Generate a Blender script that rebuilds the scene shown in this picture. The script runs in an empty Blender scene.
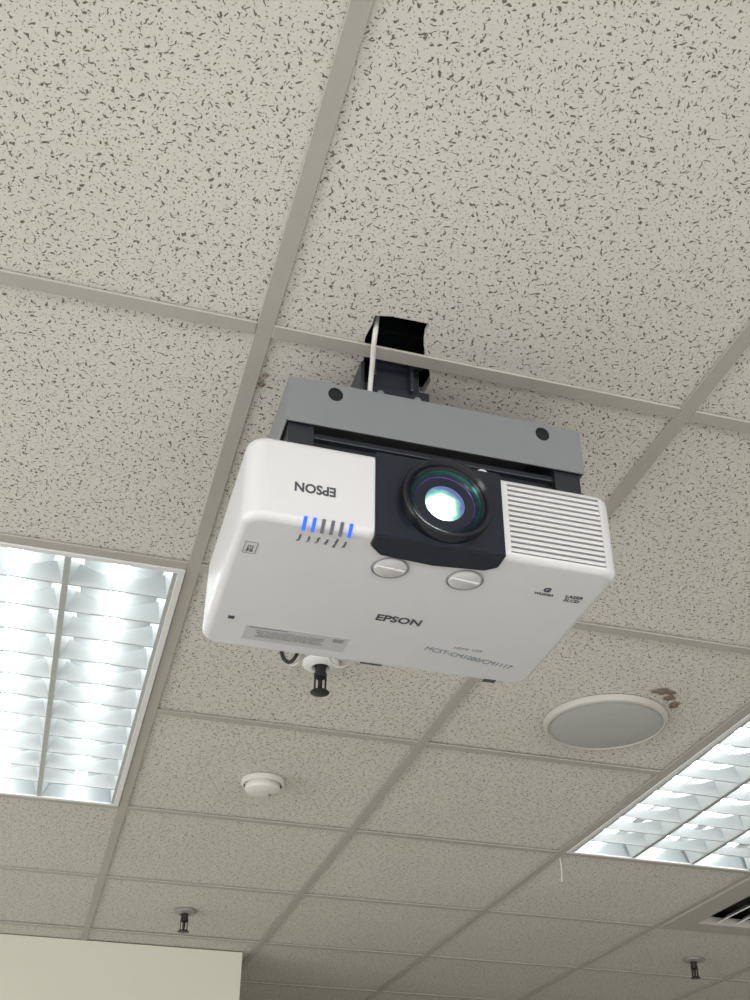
import bpy, bmesh, math, random
import numpy as np
from mathutils import Vector, Matrix
random.seed(7)
ZC=2.62
scene=bpy.context.scene
col=scene.collection

# ---------------------------------------------------------------- materials
def mat(name,color,rough=.5,metal=0,emis=None,es=0,bump=0,bscale=200,spec=.5,coat=0,var=0,vscale=3):
    m=bpy.data.materials.new(name);m.use_nodes=True
    nt=m.node_tree;b=nt.nodes['Principled BSDF']
    b.inputs['Base Color'].default_value=(*color,1)
    b.inputs['Roughness'].default_value=rough
    b.inputs['Metallic'].default_value=metal
    b.inputs['Specular IOR Level'].default_value=spec
    b.inputs['Coat Weight'].default_value=coat
    if emis:
        b.inputs['Emission Color'].default_value=(*emis,1)
        b.inputs['Emission Strength'].default_value=es
    tc=nt.nodes.new('ShaderNodeTexCoord')
    n=nt.nodes.new('ShaderNodeTexNoise');n.inputs['Scale'].default_value=vscale if var else bscale
    nt.links.new(tc.outputs['Object'],n.inputs['Vector'])
    if var:
        mx=nt.nodes.new('ShaderNodeMix');mx.data_type='RGBA'
        mx.inputs[6].default_value=(*[c*(1-var) for c in color],1)
        mx.inputs[7].default_value=(*[min(1,c*(1+var)) for c in color],1)
        nt.links.new(n.outputs['Fac'],mx.inputs[0]);nt.links.new(mx.outputs[2],b.inputs['Base Color'])
    if bump:
        n2=nt.nodes.new('ShaderNodeTexNoise');n2.inputs['Scale'].default_value=bscale
        nt.links.new(tc.outputs['Object'],n2.inputs['Vector'])
        bp=nt.nodes.new('ShaderNodeBump');bp.inputs['Strength'].default_value=bump;bp.inputs['Distance'].default_value=.001
        nt.links.new(n2.outputs['Fac'],bp.inputs['Height']);nt.links.new(bp.outputs['Normal'],b.inputs['Normal'])
    return m

def tile_material():
    m=bpy.data.materials.new('mineral_fibre_tile');m.use_nodes=True
    nt=m.node_tree;N=nt.nodes;L=nt.links;b=N['Principled BSDF']
    b.inputs['Roughness'].default_value=.95;b.inputs['Specular IOR Level'].default_value=.1
    tc=N.new('ShaderNodeTexCoord')
    def math_(op,a,b_=None,c=None):
        n=N.new('ShaderNodeMath');n.operation=op
        for i,v in enumerate((a,b_,c)):
            if v is None: continue
            if isinstance(v,(int,float)): n.inputs[i].default_value=v
            else: L.new(v,n.inputs[i])
        return n.outputs[0]
    def noise(scale,detail=2):
        n=N.new('ShaderNodeTexNoise');n.inputs['Scale'].default_value=scale;n.inputs['Detail'].default_value=detail
        L.new(tc.outputs['Object'],n.inputs['Vector']);return n
    nz=noise(200,1)
    sub=N.new('ShaderNodeVectorMath');sub.operation='SUBTRACT';L.new(nz.outputs['Color'],sub.inputs[0]);sub.inputs[1].default_value=(.5,.5,.5)
    sc=N.new('ShaderNodeVectorMath');sc.operation='SCALE';L.new(sub.outputs[0],sc.inputs[0]);sc.inputs['Scale'].default_value=.0068
    add=N.new('ShaderNodeVectorMath');add.operation='ADD';L.new(tc.outputs['Object'],add.inputs[0]);L.new(sc.outputs[0],add.inputs[1])
    def strokes(scale,amin,avar,wid,keep,off,src):
        o=N.new('ShaderNodeVectorMath');o.operation='ADD';L.new(src,o.inputs[0]);o.inputs[1].default_value=(off,off*.7,0)
        v=N.new('ShaderNodeTexVoronoi');v.voronoi_dimensions='2D';v.inputs['Scale'].default_value=scale;v.inputs['Randomness'].default_value=1
        L.new(o.outputs[0],v.inputs['Vector'])
        d=N.new('ShaderNodeVectorMath');d.operation='SUBTRACT';L.new(o.outputs[0],d.inputs[0]);L.new(v.outputs['Position'],d.inputs[1])
        s=N.new('ShaderNodeSeparateColor');L.new(v.outputs['Color'],s.inputs[0])
        r=N.new('ShaderNodeVectorRotate');r.rotation_type='Z_AXIS';L.new(d.outputs[0],r.inputs['Vector'])
        L.new(math_('MULTIPLY',s.outputs[0],6.283),r.inputs['Angle'])
        x=N.new('ShaderNodeSeparateXYZ');L.new(r.outputs[0],x.inputs[0])
        a=math_('MULTIPLY_ADD',math_('MULTIPLY',s.outputs[1],s.outputs[1]),avar,amin)
        ex=math_('POWER',math_('DIVIDE',x.outputs[0],a),2)
        ey=math_('POWER',math_('DIVIDE',x.outputs[1],wid),2)
        e=math_('ADD',ex,ey)
        mr=N.new('ShaderNodeMapRange');mr.interpolation_type='SMOOTHSTEP'
        L.new(e,mr.inputs['Value']);mr.inputs['From Min'].default_value=.65;mr.inputs['From Max'].default_value=1.2
        mr.inputs['To Min'].default_value=1;mr.inputs['To Max'].default_value=0
        k=math_('LESS_THAN',s.outputs[2],keep)
        return math_('MULTIPLY',mr.outputs[0],k)
    m1=strokes(80,.0019,.0027,.00105,.82,0,add.outputs[0])
    m2=strokes(100,.0011,.0018,.0008,.6,3.3,add.outputs[0])
    m3=strokes(165,.0007,.0006,.0007,.85,7.1,tc.outputs['Object'])
    mk=math_('MAXIMUM',math_('MAXIMUM',m1,m2),math_('MULTIPLY',m3,.65))
    big=noise(1.3,3)
    fine=noise(420,2)
    mx=N.new('ShaderNodeMix');mx.data_type='RGBA';L.new(big.outputs['Fac'],mx.inputs[0])
    mx.inputs[6].default_value=(.65,.62,.57,1);mx.inputs[7].default_value=(.75,.72,.67,1)
    mf=N.new('ShaderNodeMix');mf.data_type='RGBA';mf.blend_type='MULTIPLY';mf.inputs[0].default_value=.25
    L.new(mx.outputs[2],mf.inputs[6]);L.new(fine.outputs['Fac'],mf.inputs[7])
    m_=N.new('ShaderNodeMix');m_.data_type='RGBA';L.new(math_('MULTIPLY',mk,.88),m_.inputs[0])
    L.new(mf.outputs[2],m_.inputs[6]);m_.inputs[7].default_value=(.10,.084,.066,1)
    L.new(m_.outputs[2],b.inputs['Base Color'])
    bp=N.new('ShaderNodeBump');bp.inputs['Strength'].default_value=.6;bp.inputs['Distance'].default_value=.002;bp.invert=True
    L.new(mk,bp.inputs['Height']);L.new(bp.outputs['Normal'],b.inputs['Normal'])
    return m

M_tile=tile_material()
M_tbar=mat('tbar_painted_steel',(.395,.375,.34),.55,var=.06,vscale=8)
M_black=mat('black_metal',(.018,.020,.026),.4,bump=.1)
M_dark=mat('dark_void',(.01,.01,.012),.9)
M_silver=mat('silver_painted_steel',(.24,.25,.265),.42,.3,bump=.25,bscale=600)
M_white=mat('white_plastic',(.61,.61,.62),.38,bump=.08,bscale=900,coat=.1)
M_panel=mat('navy_black_plastic',(.009,.012,.022),.28)
M_whiteB=mat('white_textured_plastic',(.57,.565,.56),.55,bump=.15,bscale=1200)
M_ring=mat('black_lens_ring',(.008,.009,.013),.22)
M_blue=mat('blue_led',(.02,.08,.5),.3,emis=(.02,.15,1),es=.8)
M_led=mat('unlit_led',(.13,.13,.16),.3)
M_print=mat('grey_print',(.06,.06,.08),.6)
M_printl=mat('light_grey_print',(.25,.25,.27),.6)
M_ink=mat('blue_ink',(.14,.20,.26),.6)
M_label=mat('label_sticker',(.47,.47,.48),.4)
M_wall=mat('cream_wall_paint',(.61,.605,.51),.8,bump=.1,bscale=150,var=.03)
M_floor=mat('carpet_floor',(.57,.56,.54),.9,bump=.4,bscale=300,var=.1)
M_lum=mat('louvre_aluminium',(.46,.48,.485),.35,.5)
M_refl=mat('reflector_aluminium',(.36,.38,.385),.4,.4)
M_frame=mat('white_enamel',(.70,.70,.69),.4)
M_tube=mat('fluorescent_tube',(.9,.9,.9),.4,emis=(.94,1,.99),es=11)
M_spk=mat('speaker_grille',(.39,.39,.38),.6)
M_spkr=mat('speaker_ring_plastic',(.46,.44,.40),.5)
M_det=mat('detector_plastic',(.62,.60,.56),.45)
M_chrome=mat('sprinkler_brass_dark',(.05,.047,.045),.35,.7)
M_escut=mat('escutcheon_plate',(.34,.33,.32),.4,.5)
M_cable=mat('white_cable',(.56,.55,.51),.5)
M_torn=mat('torn_tile_edge',(.19,.14,.095),.95,bump=.8,bscale=300,var=.5,vscale=120)
M_slot=mat('slot_gap_grey',(.22,.23,.26),.6)
M_glassw=mat('window_frame_paint',(.7,.7,.7),.4)

# ---------------------------------------------------------------- helpers
def link(me,name,m,parent=None,smooth=False):
    o=bpy.data.objects.new(name,me);col.objects.link(o)
    if m: me.materials.append(m)
    if smooth:
        for p in me.polygons:p.use_smooth=True
    if parent:o.parent=parent
    return o
def empty(name,loc=(0,0,0)):
    e=bpy.data.objects.new(name,None);e.empty_display_size=.1;e.location=loc;col.objects.link(e);return e
def bm_box(bm,x0,x1,y0,y1,z0,z1):
    v=[bm.verts.new(p) for p in ((x0,y0,z0),(x1,y0,z0),(x1,y1,z0),(x0,y1,z0),(x0,y0,z1),(x1,y0,z1),(x1,y1,z1),(x0,y1,z1))]
    for f in ((3,2,1,0),(4,5,6,7),(0,1,5,4),(1,2,6,5),(2,3,7,6),(3,0,4,7)): bm.faces.new([v[i] for i in f])
def fin(bm,name,m,parent=None,smooth=False):
    bmesh.ops.recalc_face_normals(bm,faces=bm.faces)
    me=bpy.data.meshes.new(name);bm.to_mesh(me);bm.free();return link(me,name,m,parent,smooth)
def boxes(name,lst,m,parent=None,bev=0,seg=2):
    bm=bmesh.new()
    for b in lst:bm_box(bm,*b)
    if bev:bmesh.ops.bevel(bm,geom=list(bm.edges),offset=bev,segments=seg,affect='EDGES',profile=.5)
    return fin(bm,name,m,parent)
def prism(name,poly,z0,z1,m,parent=None,bev=0,seg=3):
    bm=bmesh.new()
    a=[bm.verts.new((x,y,z0)) for x,y in poly];b=[bm.verts.new((x,y,z1)) for x,y in poly]
    n=len(poly);bm.faces.new(a[::-1]);bm.faces.new(b)
    for i in range(n):bm.faces.new((a[i],a[(i+1)%n],b[(i+1)%n],b[i]))
    if bev:bmesh.ops.bevel(bm,geom=[e for e in bm.edges],offset=bev,segments=seg,affect='EDGES')
    return fin(bm,name,m,parent)
def lathe(name,prof,m,origin,axis='Z-',parent=None,n=64,smooth=True):
    """prof: (radius, height along axis)"""
    bm=bmesh.new();rings=[]
    for r,h in prof:
        if r<1e-6:
            rings.append([bm.verts.new((0,0,h))])
        else:
            rings.append([bm.verts.new((r*math.cos(2*math.pi*i/n),r*math.sin(2*math.pi*i/n),h)) for i in range(n)])
    for A,B in zip(rings,rings[1:]):
        for i in range(n):
            j=(i+1)%n
            if len(A)==1 and len(B)==1:continue
            if len(A)==1:bm.faces.new((A[0],B[i],B[j]))
            elif len(B)==1:bm.faces.new((A[i],A[j],B[0]))
            else:bm.faces.new((A[i],A[j],B[j],B[i]))
    o=fin(bm,name,m,parent,smooth)
    if axis=='Z-':o.rotation_euler=(math.pi,0,0)
    if axis=='Y-':o.rotation_euler=(math.pi/2,0,0)
    o.location=origin
    if smooth:
        md=o.modifiers.new('es','EDGE_SPLIT');md.split_angle=math.radians(35)
    return o
def curve(name,pts,r,m,parent=None):
    cu=bpy.data.curves.new(name,'CURVE');cu.dimensions='3D';cu.bevel_depth=r;cu.bevel_resolution=4;cu.resolution_u=10
    s=cu.splines.new('NURBS');s.points.add(len(pts)-1)
    for p,q in zip(s.points,pts):p.co=(*q,1)
    s.use_endpoint_u=True;s.order_u=4
    t=bpy.data.objects.new('t',cu);col.objects.link(t)
    dg=bpy.context.evaluated_depsgraph_get()
    me=bpy.data.meshes.new_from_object(t.evaluated_get(dg));bpy.data.objects.remove(t)
    return link(me,name,m,parent,True)
def text(name,s,size,loc,rot,m,parent,off=0,sx=1,space=1):
    cu=bpy.data.curves.new(name,'FONT');cu.body=s;cu.size=size;cu.align_x='CENTER';cu.align_y='CENTER'
    cu.extrude=.00015;cu.offset=off;cu.space_character=space;cu.resolution_u=3
    t=bpy.data.objects.new('t',cu);col.objects.link(t)
    dg=bpy.context.evaluated_depsgraph_get()
    me=bpy.data.meshes.new_from_object(t.evaluated_get(dg));bpy.data.objects.remove(t)
    me.materials.clear()
    o=link(me,name,m,parent)
    o.matrix_local=Matrix.Translation(loc)@rot.to_4x4()@Matrix.Diagonal((sx,1,1,1))
    return o
def apply_bool(o,cutters):
    for c in cutters:
        md=o.modifiers.new('b','BOOLEAN');md.operation='DIFFERENCE';md.object=c;md.solver='EXACT'
    dg=bpy.context.evaluated_depsgraph_get()
    me=bpy.data.meshes.new_from_object(o.evaluated_get(dg))
    o.modifiers.clear();o.data=me
    for c in cutters:bpy.data.objects.remove(c)

# ---------------------------------------------------------------- room shell
X0,X1,Y0,Y1=-3.6,4.8,-4.2,5.4
boxes('floor',[(X0,X1,Y0,Y1,-.1,0)],M_floor)
# ceiling tiles (0.6 m lay-in grid)
lights=[(-1,1),(2,1),(-1,-4),(2,-4),(-4,-4),(-4,1)]  # first pair is in view; other fixtures are unseen, added to light the room
lightcells={(i,j+k) for i,j in lights for k in (0,1)}
midbars={(i,j+1) for i,j in lights}
ventcells={(3,3)}
bm=bmesh.new()
i0,i1,j0,j1=-6,8,-7,9
TZ=ZC+.004
holeA=[(0.0,0.0),(.131,0),(.129,-.022),(.131,-.045),(.130,-.062),(.150,-.066),(.176,-.067),(.197,-.067),(.206,-.058),(.203,-.044),(.207,-.026),(.214,-.012),(.216,0),(.6,0),(.6,-.6),(0,-.6)]
holeB=[(0,0),(.134,0),(.138,.02),(.139,.045),(.145,.075),(.19,.08),(.236,.068),(.238,.04),(.230,.02),(.224,0),(.6,0),(.6,.6),(0,.6)]
def slab(poly,z0,z1):
    a=[bm.verts.new((x,y,z0)) for x,y in poly];b=[bm.verts.new((x,y,z1)) for x,y in poly]
    n=len(poly);bm.faces.new(a[::-1]);bm.faces.new(b)
    for i in range(n):bm.faces.new((a[i],a[(i+1)%n],b[(i+1)%n],b[i]))
for i in range(i0,i1):
    for j in range(j0,j1):
        if (i,j) in lightcells or (i,j) in ventcells:continue
        if (i,j)==(0,-1):slab(holeA,TZ,TZ+.015);continue
        if (i,j)==(0,0):slab(holeB,TZ,TZ+.015);continue
        dz=random.uniform(0,.0012)
        g=.0005
        slab([(i*.6+g,j*.6+g),(i*.6+.6-g,j*.6+g),(i*.6+.6-g,j*.6+.6-g),(i*.6+g,j*.6+.6-g)],TZ+dz,TZ+dz+.015)
ceil=fin(bm,'ceiling',M_tile)
bw=.0112
bl=[]
for i in range(i0,i1+1): bl.append((i*.6-bw,i*.6+bw,Y0,Y1,ZC,ZC+.0035))
gridA=boxes('trim_1',bl,M_tbar,bev=.0006,seg=1)
bl=[]
for j in range(j0,j1+1):
    for i in range(i0,i1):
        if (i,j) in midbars: continue
        bl.append((i*.6+bw,i*.6+.6-bw,j*.6-bw,j*.6+bw,ZC-.0006,ZC+.0032))
gridB=boxes('trim_2',bl,M_tbar,bev=.0006,seg=1)
# plenum slab above
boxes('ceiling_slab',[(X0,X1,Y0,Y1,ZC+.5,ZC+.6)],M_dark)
# walls
def wall_open(name,axis,c0,c1,a0,a1,opens,h=ZC+.5):
    lst=[];o0,o1,zb,zt=opens if opens else (0,0,0,0)
    def add(a,b,z0,z1):
        if axis=='y':lst.append((a,b,c0,c1,z0,z1))
        else:lst.append((c0,c1,a,b,z0,z1))
    if opens:
        add(a0,o0,0,h);add(o1,a1,0,h);add(o0,o1,0,zb);add(o0,o1,zt,h)
    else:add(a0,a1,0,h)
    return boxes(name,lst,M_wall)
wall_open('wall_back','y',Y0-.15,Y0,X0-.15,X1+.15,(-2.8,4.0,.85,2.35))
wall_open('wall_left','x',X0-.15,X0,Y0,Y1,(-3.2,2.6,.85,2.35))
wall_open('wall_right','x',X1,X1+.15,Y0,Y1,None)
wall_open('wall_front','y',Y1,Y1+.15,X0-.15,X1+.15,None)
boxes('wall_corner',[(X0,.56,3.15,Y1,0,ZC+.001)],M_wall)
boxes('baseboard_back',[(X0,X1,Y0,Y0+.015,0,.1)],M_frame)
boxes('baseboard_right',[(X1-.015,X1,Y0,Y1,0,.1)],M_frame)
def window(name,axis,c,a0,a1,n):
    l=[];t=.05
    def add(a,b,z0,z1):
        if axis=='y':l.append((a,b,c-.1,c-.04,z0,z1))
        else:l.append((c-.1,c-.04,a,b,z0,z1))
    add(a0,a1,.85,.85+t);add(a0,a1,2.35-t,2.35)
    for k in range(n+1):
        x=a0+(a1-a0-t)*k/n;add(x,x+t,.85+t,2.35-t)
    return boxes(name,l,M_glassw)
window('window_1','y',Y0,-2.8,4.0,5)
window('window_2','x',X0,-3.2,2.6,4)

# ---------------------------------------------------------------- louvre light fixtures
def fixture(i,j):
    x0,y0=i*.6,j*.6
    P=empty('louvre_ceiling_light',(x0+.3,y0+.6,ZC))
    w,l=.288,.588;H=.085
    sh=boxes('housing',[(-w,w,-l,l,H,H+.004),(-w,-w+.004,-l,l,0,H),(w-.004,w,-l,l,0,H),(-w,w,-l,-l+.004,0,H),(-w,w,l-.004,l,0,H)],M_refl,P)
    fr=boxes('frame',[(-w,-w+.012,-l,l,-.003,.001),(w-.012,w,-l,l,-.003,.001),(-w+.012,w-.012,-l,-l+.012,-.003,.001),(-w+.012,w-.012,l-.012,l,-.003,.001)],M_frame,P,bev=.0006,seg=1)
    bm=bmesh.new()
    cell=(2*w-.024)/3
    xs=[-w+.012+cell*k for k in range(4)]
    def ridge(x,hw,y0,y1,ztop):
        a=[bm.verts.new(p) for p in ((x-.0055,y0,-.001),(x+.0055,y0,-.001),(x+hw,y0,ztop),(x-hw,y0,ztop))]
        b=[bm.verts.new(p) for p in ((x-.0055,y1,-.001),(x+.0055,y1,-.001),(x+hw,y1,ztop),(x-hw,y1,ztop))]
        bm.faces.new(a);bm.faces.new(b[::-1])
        for k in range(4):bm.faces.new((a[k],b[k],b[(k+1)%4],a[(k+1)%4]))
    for x in xs[1:3]:ridge(x,.026,-l+.012,l-.012,.055)
    for x in (xs[0]+.002,xs[3]-.002):ridge(x,.016,-l+.012,l-.012,.055)
    fin(bm,'reflector_ridges',M_lum,P)
    # cross blades: scooped so that the middle of each blade is shallow under the tube
    bm=bmesh.new();nb=12
    for k in range(1,nb):
        y=-l+.012+(2*l-.024)*k/nb
        for c in range(3):
            xa,xb=xs[c],xs[c+1];ns=8
            prev=None
            for s in range(ns+1):
                u=s/ns;x=xa+(xb-xa)*u
                h=.022+.026*abs(2*u-1)**1.5
                t=.002+.008*h/.046
                q=[bm.verts.new(p) for p in ((x,y-.002,0),(x,y+.002,0),(x,y+t,h),(x,y-t,h))]
                if prev:
                    for m_ in range(4):bm.faces.new((prev[m_],prev[(m_+1)%4],q[(m_+1)%4],q[m_]))
                prev=q
    fin(bm,'cross_blades',M_lum,P)
    for k in range(3):
        xc=(xs[k]+xs[k+1])/2
        t=lathe('tube_%d'%(k+1),[(0,0),(.014,0),(.014,2*l-.03),(0,2*l-.03)],M_tube,(xc,l-.015,.048),'Y-',P,n=16)
    return P
for i,j in lights: fixture(i,j)

# ---------------------------------------------------------------- air diffuser
V=empty('air_diffuser',(2.1,2.1,ZC))
boxes('frame',[(-.29,-.20,-.29,.29,-.006,.02),(.20,.29,-.29,.29,-.006,.02),(-.20,.20,-.29,-.20,-.006,.02),(-.20,.20,.20,.29,-.006,.02)],M_tbar,V,bev=.002)
bm=bmesh.new()
for k in range(6):
    x=-.165+k*.066
    a=[bm.verts.new(p) for p in ((x-.026,-.20,.004),(x+.012,-.20,.030),(x+.014,-.20,.028),(x-.024,-.20,.001))]
    b=[bm.verts.new((v.co.x,.20,v.co.z)) for v in a]
    bm.faces.new(a);bm.faces.new(b[::-1])
    for q in range(4):bm.faces.new((a[q],b[q],b[(q+1)%4],a[(q+1)%4]))
fin(bm,'slats',M_frame,V)
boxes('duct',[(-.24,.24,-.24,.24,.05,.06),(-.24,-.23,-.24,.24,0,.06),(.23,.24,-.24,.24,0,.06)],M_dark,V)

# ---------------------------------------------------------------- ceiling speaker
S=empty('ceiling_speaker',(.942,.975,ZC))
lathe('ring',[(.132,-.004),(.132,.003),(.129,.008),(.124,.010),(.122,.009),(.122,0)],M_spkr,(0,0,0),'Z-',S,n=96)
lathe('grille',[(.1225,.007),(.10,.011),(.06,.0145),(.0,.016)],M_spk,(0,0,0),'Z-',S,n=96)
bm=bmesh.new()
def blob(cx,cy,r,n=16,z=TZ-.001,sx=1,sy=1):
    vs=[bm.verts.new((cx+sx*r*random.uniform(.45,1.15)*math.cos(2*math.pi*k/n),cy+sy*r*random.uniform(.45,1.15)*math.sin(2*math.pi*k/n),z)) for k in range(n)]
    c=bm.verts.new((cx,cy,z-.003))
    for k in range(n):bm.faces.new((vs[k],vs[(k+1)%n],c))
blob(.995,.810,.026,sx=1.2,sy=.6);blob(1.045,.86,.018,sx=.7,sy=1.2);blob(1.02,.832,.015)
fin(bm,'broken_tile_patch',M_torn)
bm=bmesh.new();blob(.017,.107,.008,sx=.7);blob(.020,.088,.005)
fin(bm,'tile_chip',M_torn)

# ---------------------------------------------------------------- smoke detector
D=empty('smoke_detector',(.306,1.525,ZC))
lathe('base',[(.052,-.003),(.052,.006),(.049,.009),(.046,.010)],M_det,(0,0,0),'Z-',D)
lathe('chamber',[(.042,.008),(.041,.014),(.043,.016),(.041,.023),(.032,.028),(.018,.030),(0,.0305)],M_det,(0,0,0),'Z-',D)
lathe('led',[(.0,.029),(.003,.029),(.003,.032),(0,.033)],M_led,(.018,0,0),'Z-',D,n=12)

# ---------------------------------------------------------------- sprinklers
def sprinkler(x,y,esc):
    P=empty('fire_sprinkler',(x,y,ZC))
    lathe('escutcheon',[(.036,-.003),(.036,.003),(.030,.007),(.018,.009),(.014,.004)],esc,(0,0,0),'Z-',P,n=48)
    lathe('body',[(.011,0),(.011,.022),(.013,.022),(.013,.030),(.008,.032),(.006,.034)],M_chrome,(0,0,0),'Z-',P,n=12)
    boxes('arms',[(-.012,-.009,-.003,.003,-.056,-.028),(.009,.012,-.003,.003,-.056,-.028),(-.012,.012,-.003,.003,-.060,-.055)],M_chrome,P)
    lathe('bulb',[(0,.03),(.0045,.034),(.0045,.052),(0,.056)],M_chrome,(0,0,0),'Z-',P,n=12)
    lathe('deflector',[(0,.0595),(.017,.0595),(.019,.062),(.017,.063),(0,.0635)],M_chrome,(0,0,0),'Z-',P,n=24)
sprinkler(.292,.885,M_frame)
sprinkler(.288,2.69,M_escut)
sprinkler(2.137,2.758,M_escut)

curve('hanging_string',[(1.215,1.84,ZC),(1.216,1.84,ZC-.02),(1.219,1.841,ZC-.04),(1.215,1.84,ZC-.065)],.0012,M_frame)

# ---------------------------------------------------------------- projector (hung upside down)
PX0,PX1,PY0,PY1,PZ0,PZ1=-.014,.436,-.055,.252,-.325,-.212
P=empty('ceiling_projector',(0,0,ZC))
def rounded_body():
    bm=bmesh.new();bm_box(bm,PX0,PX1,PY0,PY1,PZ0,PZ1)
    ve=[e for e in bm.edges if abs(e.verts[0].co.z-e.verts[1].co.z)>.05]
    bmesh.ops.bevel(bm,geom=ve,offset=.024,segments=10,affect='EDGES',profile=.5)
    bm.normal_update()
    he=[e for e in bm.edges if any(abs(f.normal.z)>.9 for f in e.link_faces) and any(abs(f.normal.z)<.1 for f in e.link_faces)]
    bmesh.ops.bevel(bm,geom=he,offset=.010,segments=6,affect='EDGES',profile=.5)
    return bm
body=fin(rounded_body(),'body',M_white,P)
bpy.context.view_layer.update()
cg=boxes('cutg',[(.297,.416,PY0-.02,PY0+.012,-.318,-.221)],M_slot)
cg.location=(0,0,ZC)
bpy.context.view_layer.update()
apply_bool(body,[cg])
for p in body.data.polygons:p.use_smooth=True
md=body.modifiers.new('es','EDGE_SPLIT');md.split_angle=math.radians(30)
sl=[];ns=13
for k in range(ns):
    z=-.3170+(.0950)*(k+.5)/ns
    sl.append((.297,.416,PY0+.0005,PY0+.011,z-.0024,z+.0020))
boxes('vent_slats',sl,M_white,P,bev=.0007,seg=2)
boxes('vent_back',[(.296,.417,PY0+.0105,PY0+.0118,-.319,-.22)],M_slot,P)
# lens panel
prism('lens_panel',[(.134,PY0-.003),(.289,PY0-.003),(.289,-.032),(.276,-.021),(.215,-.014),(.150,-.019),(.134,-.036)],PZ0-.0025,PZ1+.002,M_panel,P,bev=.0015)
LX,LZ=.217,-.268
LY=PY0-.003
lathe('lens_shroud',[(.055,-.01),(.055,.012),(.0535,.015),(.051,.0155),(.048,.013),(.045,.006),(.045,.000)],M_ring,(LX,LY,LZ),'Y-',P,n=96)
Mr2=mat('lens_coating_violet',(.09,.07,.34),.2,.7);Mr3=mat('lens_coating_teal',(.02,.16,.14),.2,.7)
lathe('barrel_1',[(.0455,.009),(.0425,.006),(.042,.001)],M_ring,(LX,LY,LZ),'Y-',P,n=96)
lathe('barrel_2',[(.0420,.006),(.0400,.0035),(.0395,-.001)],Mr3,(LX,LY,LZ),'Y-',P,n=96)
lathe('barrel_3',[(.0397,.003),(.0370,.001),(.0365,-.003)],M_ring,(LX,LY,LZ),'Y-',P,n=96)
lathe('barrel_4',[(.0367,.001),(.0345,-.001),(.0340,-.005)],Mr2,(LX,LY,LZ),'Y-',P,n=96)
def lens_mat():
    m=bpy.data.materials.new('lens_glass_painted_glow');m.use_nodes=True  # emission ramp paints lamp glow plus coloured reflections into the glass
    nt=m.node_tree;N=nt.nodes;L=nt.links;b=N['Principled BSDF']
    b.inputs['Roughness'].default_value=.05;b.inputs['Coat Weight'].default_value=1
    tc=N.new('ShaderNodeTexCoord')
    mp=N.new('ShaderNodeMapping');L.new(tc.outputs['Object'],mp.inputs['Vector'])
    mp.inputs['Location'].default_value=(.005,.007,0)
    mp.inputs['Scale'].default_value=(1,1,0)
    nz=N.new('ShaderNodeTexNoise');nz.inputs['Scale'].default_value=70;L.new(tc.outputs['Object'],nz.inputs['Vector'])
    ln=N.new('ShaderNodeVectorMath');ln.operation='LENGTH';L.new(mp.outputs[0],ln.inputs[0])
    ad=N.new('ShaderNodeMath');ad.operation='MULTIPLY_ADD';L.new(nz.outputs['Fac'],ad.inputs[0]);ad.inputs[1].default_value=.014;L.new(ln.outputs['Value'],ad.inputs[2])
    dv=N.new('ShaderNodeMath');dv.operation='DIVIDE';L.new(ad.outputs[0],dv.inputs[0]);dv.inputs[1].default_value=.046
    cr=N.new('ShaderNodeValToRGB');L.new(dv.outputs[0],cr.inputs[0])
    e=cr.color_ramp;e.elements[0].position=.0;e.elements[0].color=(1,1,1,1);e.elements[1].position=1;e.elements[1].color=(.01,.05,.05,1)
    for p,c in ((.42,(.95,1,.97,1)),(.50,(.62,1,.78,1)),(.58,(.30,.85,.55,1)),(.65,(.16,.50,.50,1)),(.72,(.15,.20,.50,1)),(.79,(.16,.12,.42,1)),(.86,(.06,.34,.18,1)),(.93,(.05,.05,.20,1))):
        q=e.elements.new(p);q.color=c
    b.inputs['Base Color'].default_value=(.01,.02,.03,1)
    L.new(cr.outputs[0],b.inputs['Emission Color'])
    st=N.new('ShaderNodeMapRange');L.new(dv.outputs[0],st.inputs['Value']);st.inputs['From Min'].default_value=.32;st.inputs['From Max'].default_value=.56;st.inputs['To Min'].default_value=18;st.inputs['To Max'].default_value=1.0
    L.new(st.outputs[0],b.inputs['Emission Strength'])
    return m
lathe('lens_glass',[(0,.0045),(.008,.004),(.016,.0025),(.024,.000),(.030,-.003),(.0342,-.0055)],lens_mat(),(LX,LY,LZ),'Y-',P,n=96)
lathe('focus_tab',[(0,.006),(.009,.006),(.010,.004),(.010,-.02)],M_white,(.268,PY0+.008,-.2135),'Y-',P,n=32)
for k,(x,y) in enumerate(((.170,.006),(.262,.007))):
    lathe('dial_%d_rim'%(k+1),[(.0225,-.002),(.0225,.0012),(.0215,.0018),(.0205,.0004),(.0200,-.001)],M_printl,(x,y,PZ0),'Z-',P,n=48)
    lathe('dial_%d_knob'%(k+1),[(.0198,-.001),(.0198,.0014),(.0188,.0020),(0,.0022)],M_whiteB,(x,y,PZ0),'Z-',P,n=48)
    b=boxes('dial_%d_grip'%(k+1),[(-.018,.018,-.0028,.0028,PZ0-.0036,PZ0-.001)],M_whiteB,P,bev=.001)
    b.location=(x,y,0);b.rotation_euler=(0,0,math.radians(5))
r=.010
for k in range(6):
    x=.055+k*.0104
    b=boxes('status_light_%d'%(k+1),[(-.0020,.0020,-.0085,.0085,-.0008,.0008)],M_blue if k in (0,1,5) else M_led,P,bev=.0006)
    b.location=(x,PY0+r-(r+.0002)*math.cos(math.radians(50)),PZ0+r-(r+.0002)*math.sin(math.radians(50)))
    b.rotation_euler=(math.radians(-40),0,0)
RB=Matrix(((1,0,0),(0,-1,0),(0,0,-1)))
RF=Matrix(((-1,0,0),(0,0,-1),(0,-1,0)))
RBv=RB@Matrix.Rotation(math.radians(90),3,'Z')
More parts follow.
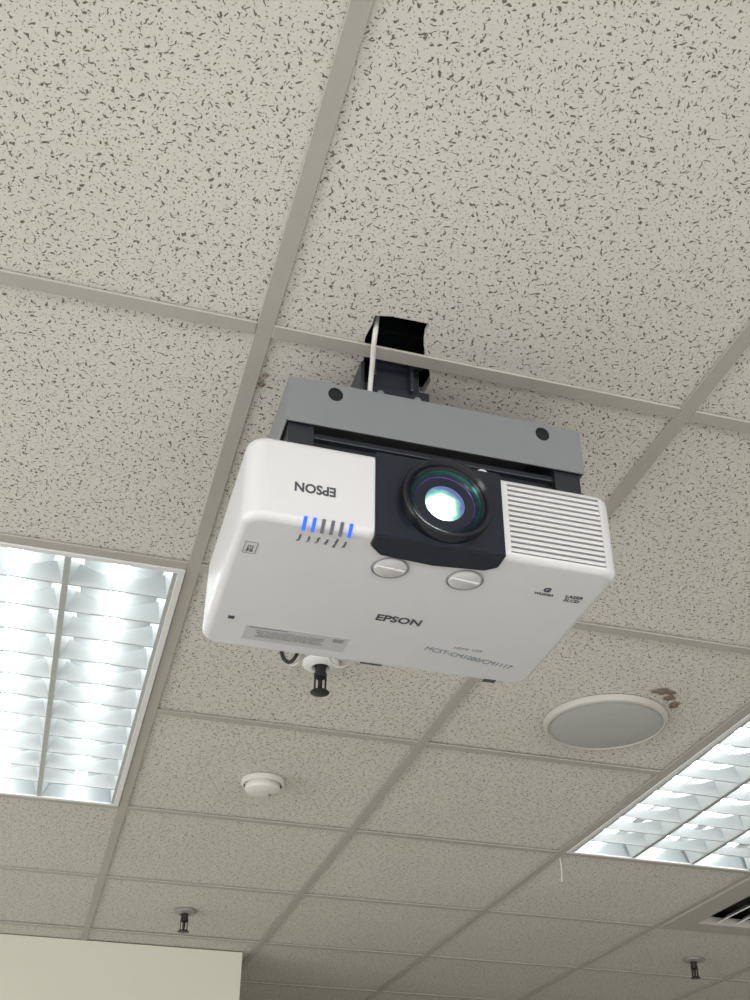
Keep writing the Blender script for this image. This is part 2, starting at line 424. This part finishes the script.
for k,s in enumerate(('Power','Laser','Temp','Filter','Wireless','Status')):
    text('led_label_%d'%(k+1),s,.0054,(.055+k*.0104,-.026,PZ0-.0003),RBv,M_print,P)
text('front_badge',"EPSON",.0172,(.0645,PY0-.0003,-.277),RF,M_print,P,off=.0005,sx=.92)
text('bottom_badge',"EPSON",.0205,(.216,.122,PZ0-.0003),RB,M_print,P,off=.0006,sx=.95)
lb=boxes('rating_label',[(.036,.170,.186,.224,PZ0-.0005,PZ0+.001)],M_label,P)
text('rating_text_1',"CAUTION: LASER RADIATION  DO NOT STARE INTO\nBEAM  AVOID EXPOSURE  LAMP LAMPE PROJECTOR\nRISK GROUP 2 IEC 62471-5  COMPLIES WITH FDA\nPERFORMANCE STANDARDS FOR LASER PRODUCTS",.0048,(.095,.205,PZ0-.0007),RB,M_printl,P,sx=.78)
boxes('label_mark',[(.150,.164,.191,.2,PZ0-.0009,PZ0),(.040,.09,.1885,.191,PZ0-.0009,PZ0)],M_printl,P)
text('ink_note',"MCST-CM1080/CM1117",.0145,(.334,.192,PZ0-.0003),RB@Matrix.Rotation(math.radians(-2),3,'Z')@Matrix(((1,.25,0),(0,1,0),(0,0,1))),M_ink,P,sx=.88)
text('tag_text',"HDMI  USB",.008,(.325,.170,PZ0-.0003),RB,M_printl,P)
text('logo_laser',"LASER\n3LCD",.0085,(.402,.012,PZ0-.0003),RB,M_print,P,off=.0002)
text('logo_icon',"G",.012,(.364,.001,PZ0-.0003),RB,M_print,P,off=.0008)
text('logo_icon_caption',"WUXGA",.0065,(.364,.011,PZ0-.0003),RB,M_print,P,off=.0002)
def ringbox(x0,x1,y0,y1,t):return [(x0,x1,y0,y0+t,PZ0-.0005,PZ0),(x0,x1,y1-t,y1,PZ0-.0005,PZ0),(x0,x0+t,y0+t,y1-t,PZ0-.0005,PZ0),(x1-t,x1,y0+t,y1-t,PZ0-.0005,PZ0)]
boxes('qr_frame',ringbox(-.001,.014,-.002,.022,.0008),M_printl,P)
text('qr_text',"[!]\nEB",.0080,(.0065,.012,PZ0-.0003),RB,M_print,P)
boxes('ir_window',[(.010,.018,.170,.177,PZ0-.0006,PZ0+.001)],M_print,P)
boxes('latch',[(.375,.392,.243,.2505,PZ0-.001,PZ0+.004)],M_print,P)
boxes('port_mark',[(.20,.23,.244,.247,PZ0-.0008,PZ0+.004)],M_print,P)
curve('power_cable',[(.095,.25,-.28),(.098,.272,-.318),(.112,.286,-.326),(.128,.285,-.320),(.135,.262,-.29)],.0024,M_cable,P)
curve('video_cable',[(.092,.25,-.285),(.095,.268,-.314),(.105,.280,-.325),(.120,.280,-.322),(.128,.25,-.28)],.0026,M_black,P)
curve('data_cable',[(.155,.25,-.29),(.16,.266,-.316),(.175,.278,-.324),(.195,.276,-.318),(.205,.25,-.29)],.0018,M_cable,P)
boxes('foot_pads',[(.02,.05,0,.03,PZ1-.001,PZ1+.010),(.37,.40,0,.03,PZ1-.001,PZ1+.010),(.02,.05,.19,.22,PZ1-.001,PZ1+.010),(.37,.40,.19,.22,PZ1-.001,PZ1+.010)],M_black,P,bev=.002)

# ---------------------------------------------------------------- ceiling mount bracket
B=empty('projector_ceiling_mount',(0,0,ZC))
bx0,bx1,by0,by1,bz0,bz1=.036,.432,0,.19,-.139,-.068
fr=boxes('front_plate',[(bx0,bx1,by0,by0+.002,bz0,bz1)],M_silver,B)
bpy.context.view_layer.update()
cs=[]
for x in (.097,.378):
    bm=bmesh.new();bmesh.ops.create_cone(bm,cap_ends=True,segments=32,radius1=.0085,radius2=.0085,depth=.03)
    c=fin(bm,'c',M_dark);c.rotation_euler=(math.pi/2,0,0);c.location=(x,0,ZC-.0845);c.scale=(1.15,1.3,1);cs.append(c)
bpy.context.view_layer.update()
apply_bool(fr,cs)
for x in (.097,.378): boxes('hole_back',[(x-.014,x+.014,.004,.006,-.099,-.070)],M_dark,B)
boxes('tray_shell',[(bx0,bx1,by0+.002,by1,bz1-.002,bz1),(bx0,bx0+.002,by0+.002,by1,bz0,bz1-.002),(bx1-.002,bx1,by0+.002,by1,bz0,bz1-.002),(bx0,bx1,by1-.002,by1,bz0,bz1-.002)],M_silver,B,bev=.0004,seg=1)
boxes('arm_rails',[(bx0+.004,bx0+.037,.006,.22,bz0-.060,bz1-.004),(bx1-.040,bx1-.004,.006,.22,bz0-.050,bz1-.004)],M_black,B,bev=.001)
boxes('cross_plate',[(bx0+.004,bx1-.006,.012,.18,bz0-.012,bz0-.004),(bx0+.03,bx1-.03,.02,.16,bz0-.048,bz0-.012)],M_black,B,bev=.001)
M_gun=mat('gunmetal_bracket',(.045,.05,.06),.35,.4,bump=.1)
boxes('pole',[(.152,.222,.040,.095,bz1,.42)],M_gun,B,bev=.002)
boxes('pole_collar',[(.140,.234,.034,.105,bz1,-.022)],M_black,B,bev=.002)
boxes('pole_plates',[(.136,.141,.025,.11,bz1,.010),(.205,.210,.026,.1,-.03,.10),(.150,.156,.020,.1,-.02,.14)],M_gun,B,bev=.001)
boxes('pole_clamp',[(.146,.226,.030,.040,.020,.045),(.146,.226,.030,.040,.075,.10)],M_gun,B,bev=.001)
for x in (.165,.216):
    lathe('bolt',[(0,.004),(.0045,.004),(.005,.003),(.005,0)],M_silver,(x,.034,-.040),'Y-',B,n=6,smooth=False)
curve('mount_cable',[(.139,-.045,.05),(.138,-.040,.005),(.1385,-.028,-.008),(.141,-.016,-.012),(.146,.005,-.022),(.1485,.026,-.038),(.149,.030,-.075)],.0034,M_cable,B)

# ---------------------------------------------------------------- lighting
w=bpy.data.worlds.new('World');scene.world=w;w.use_nodes=True
bg=w.node_tree.nodes['Background'];bg.inputs[0].default_value=(.87,.92,1,1);bg.inputs[1].default_value=1.2
def area(name,loc,rot,sx,sy,e,c):
    l=bpy.data.lights.new(name,'AREA');l.shape='RECTANGLE';l.size=sx;l.size_y=sy;l.energy=e;l.color=c
    o=bpy.data.objects.new(name,l);o.location=loc;o.rotation_euler=rot;col.objects.link(o)
area('added_window_light',(.6,Y0-.2,1.6),(math.radians(90),0,0),6.8,1.5,175,(1,.985,.965))  # area lamps added outside the unseen windows to stand in for daylight
area('added_window_light.001',(X0-.2,-.3,1.6),(math.radians(90),0,math.radians(-90)),5.8,1.5,110,(1,.985,.965))

# ---------------------------------------------------------------- camera
Rm=Matrix(((.9611,-.2762,.0066),(.1649,.5543,-.8158),(.2217,.7851,.5783)))
rc=(Rm.transposed()@Matrix.Diagonal((1,-1,-1)))
q=rc.to_quaternion().normalized()
cd=bpy.data.cameras.new('camera');cam=bpy.data.objects.new('camera',cd);col.objects.link(cam)
cam.matrix_world=Matrix.Translation((-.15048,-1.06267,ZC-1.02011))@q.to_matrix().to_4x4()
cd.sensor_fit='VERTICAL';cd.sensor_height=36;cd.sensor_width=27;cd.lens=36*1.133293;cd.clip_start=.02
scene.camera=cam
scene.view_settings.view_transform='Standard'
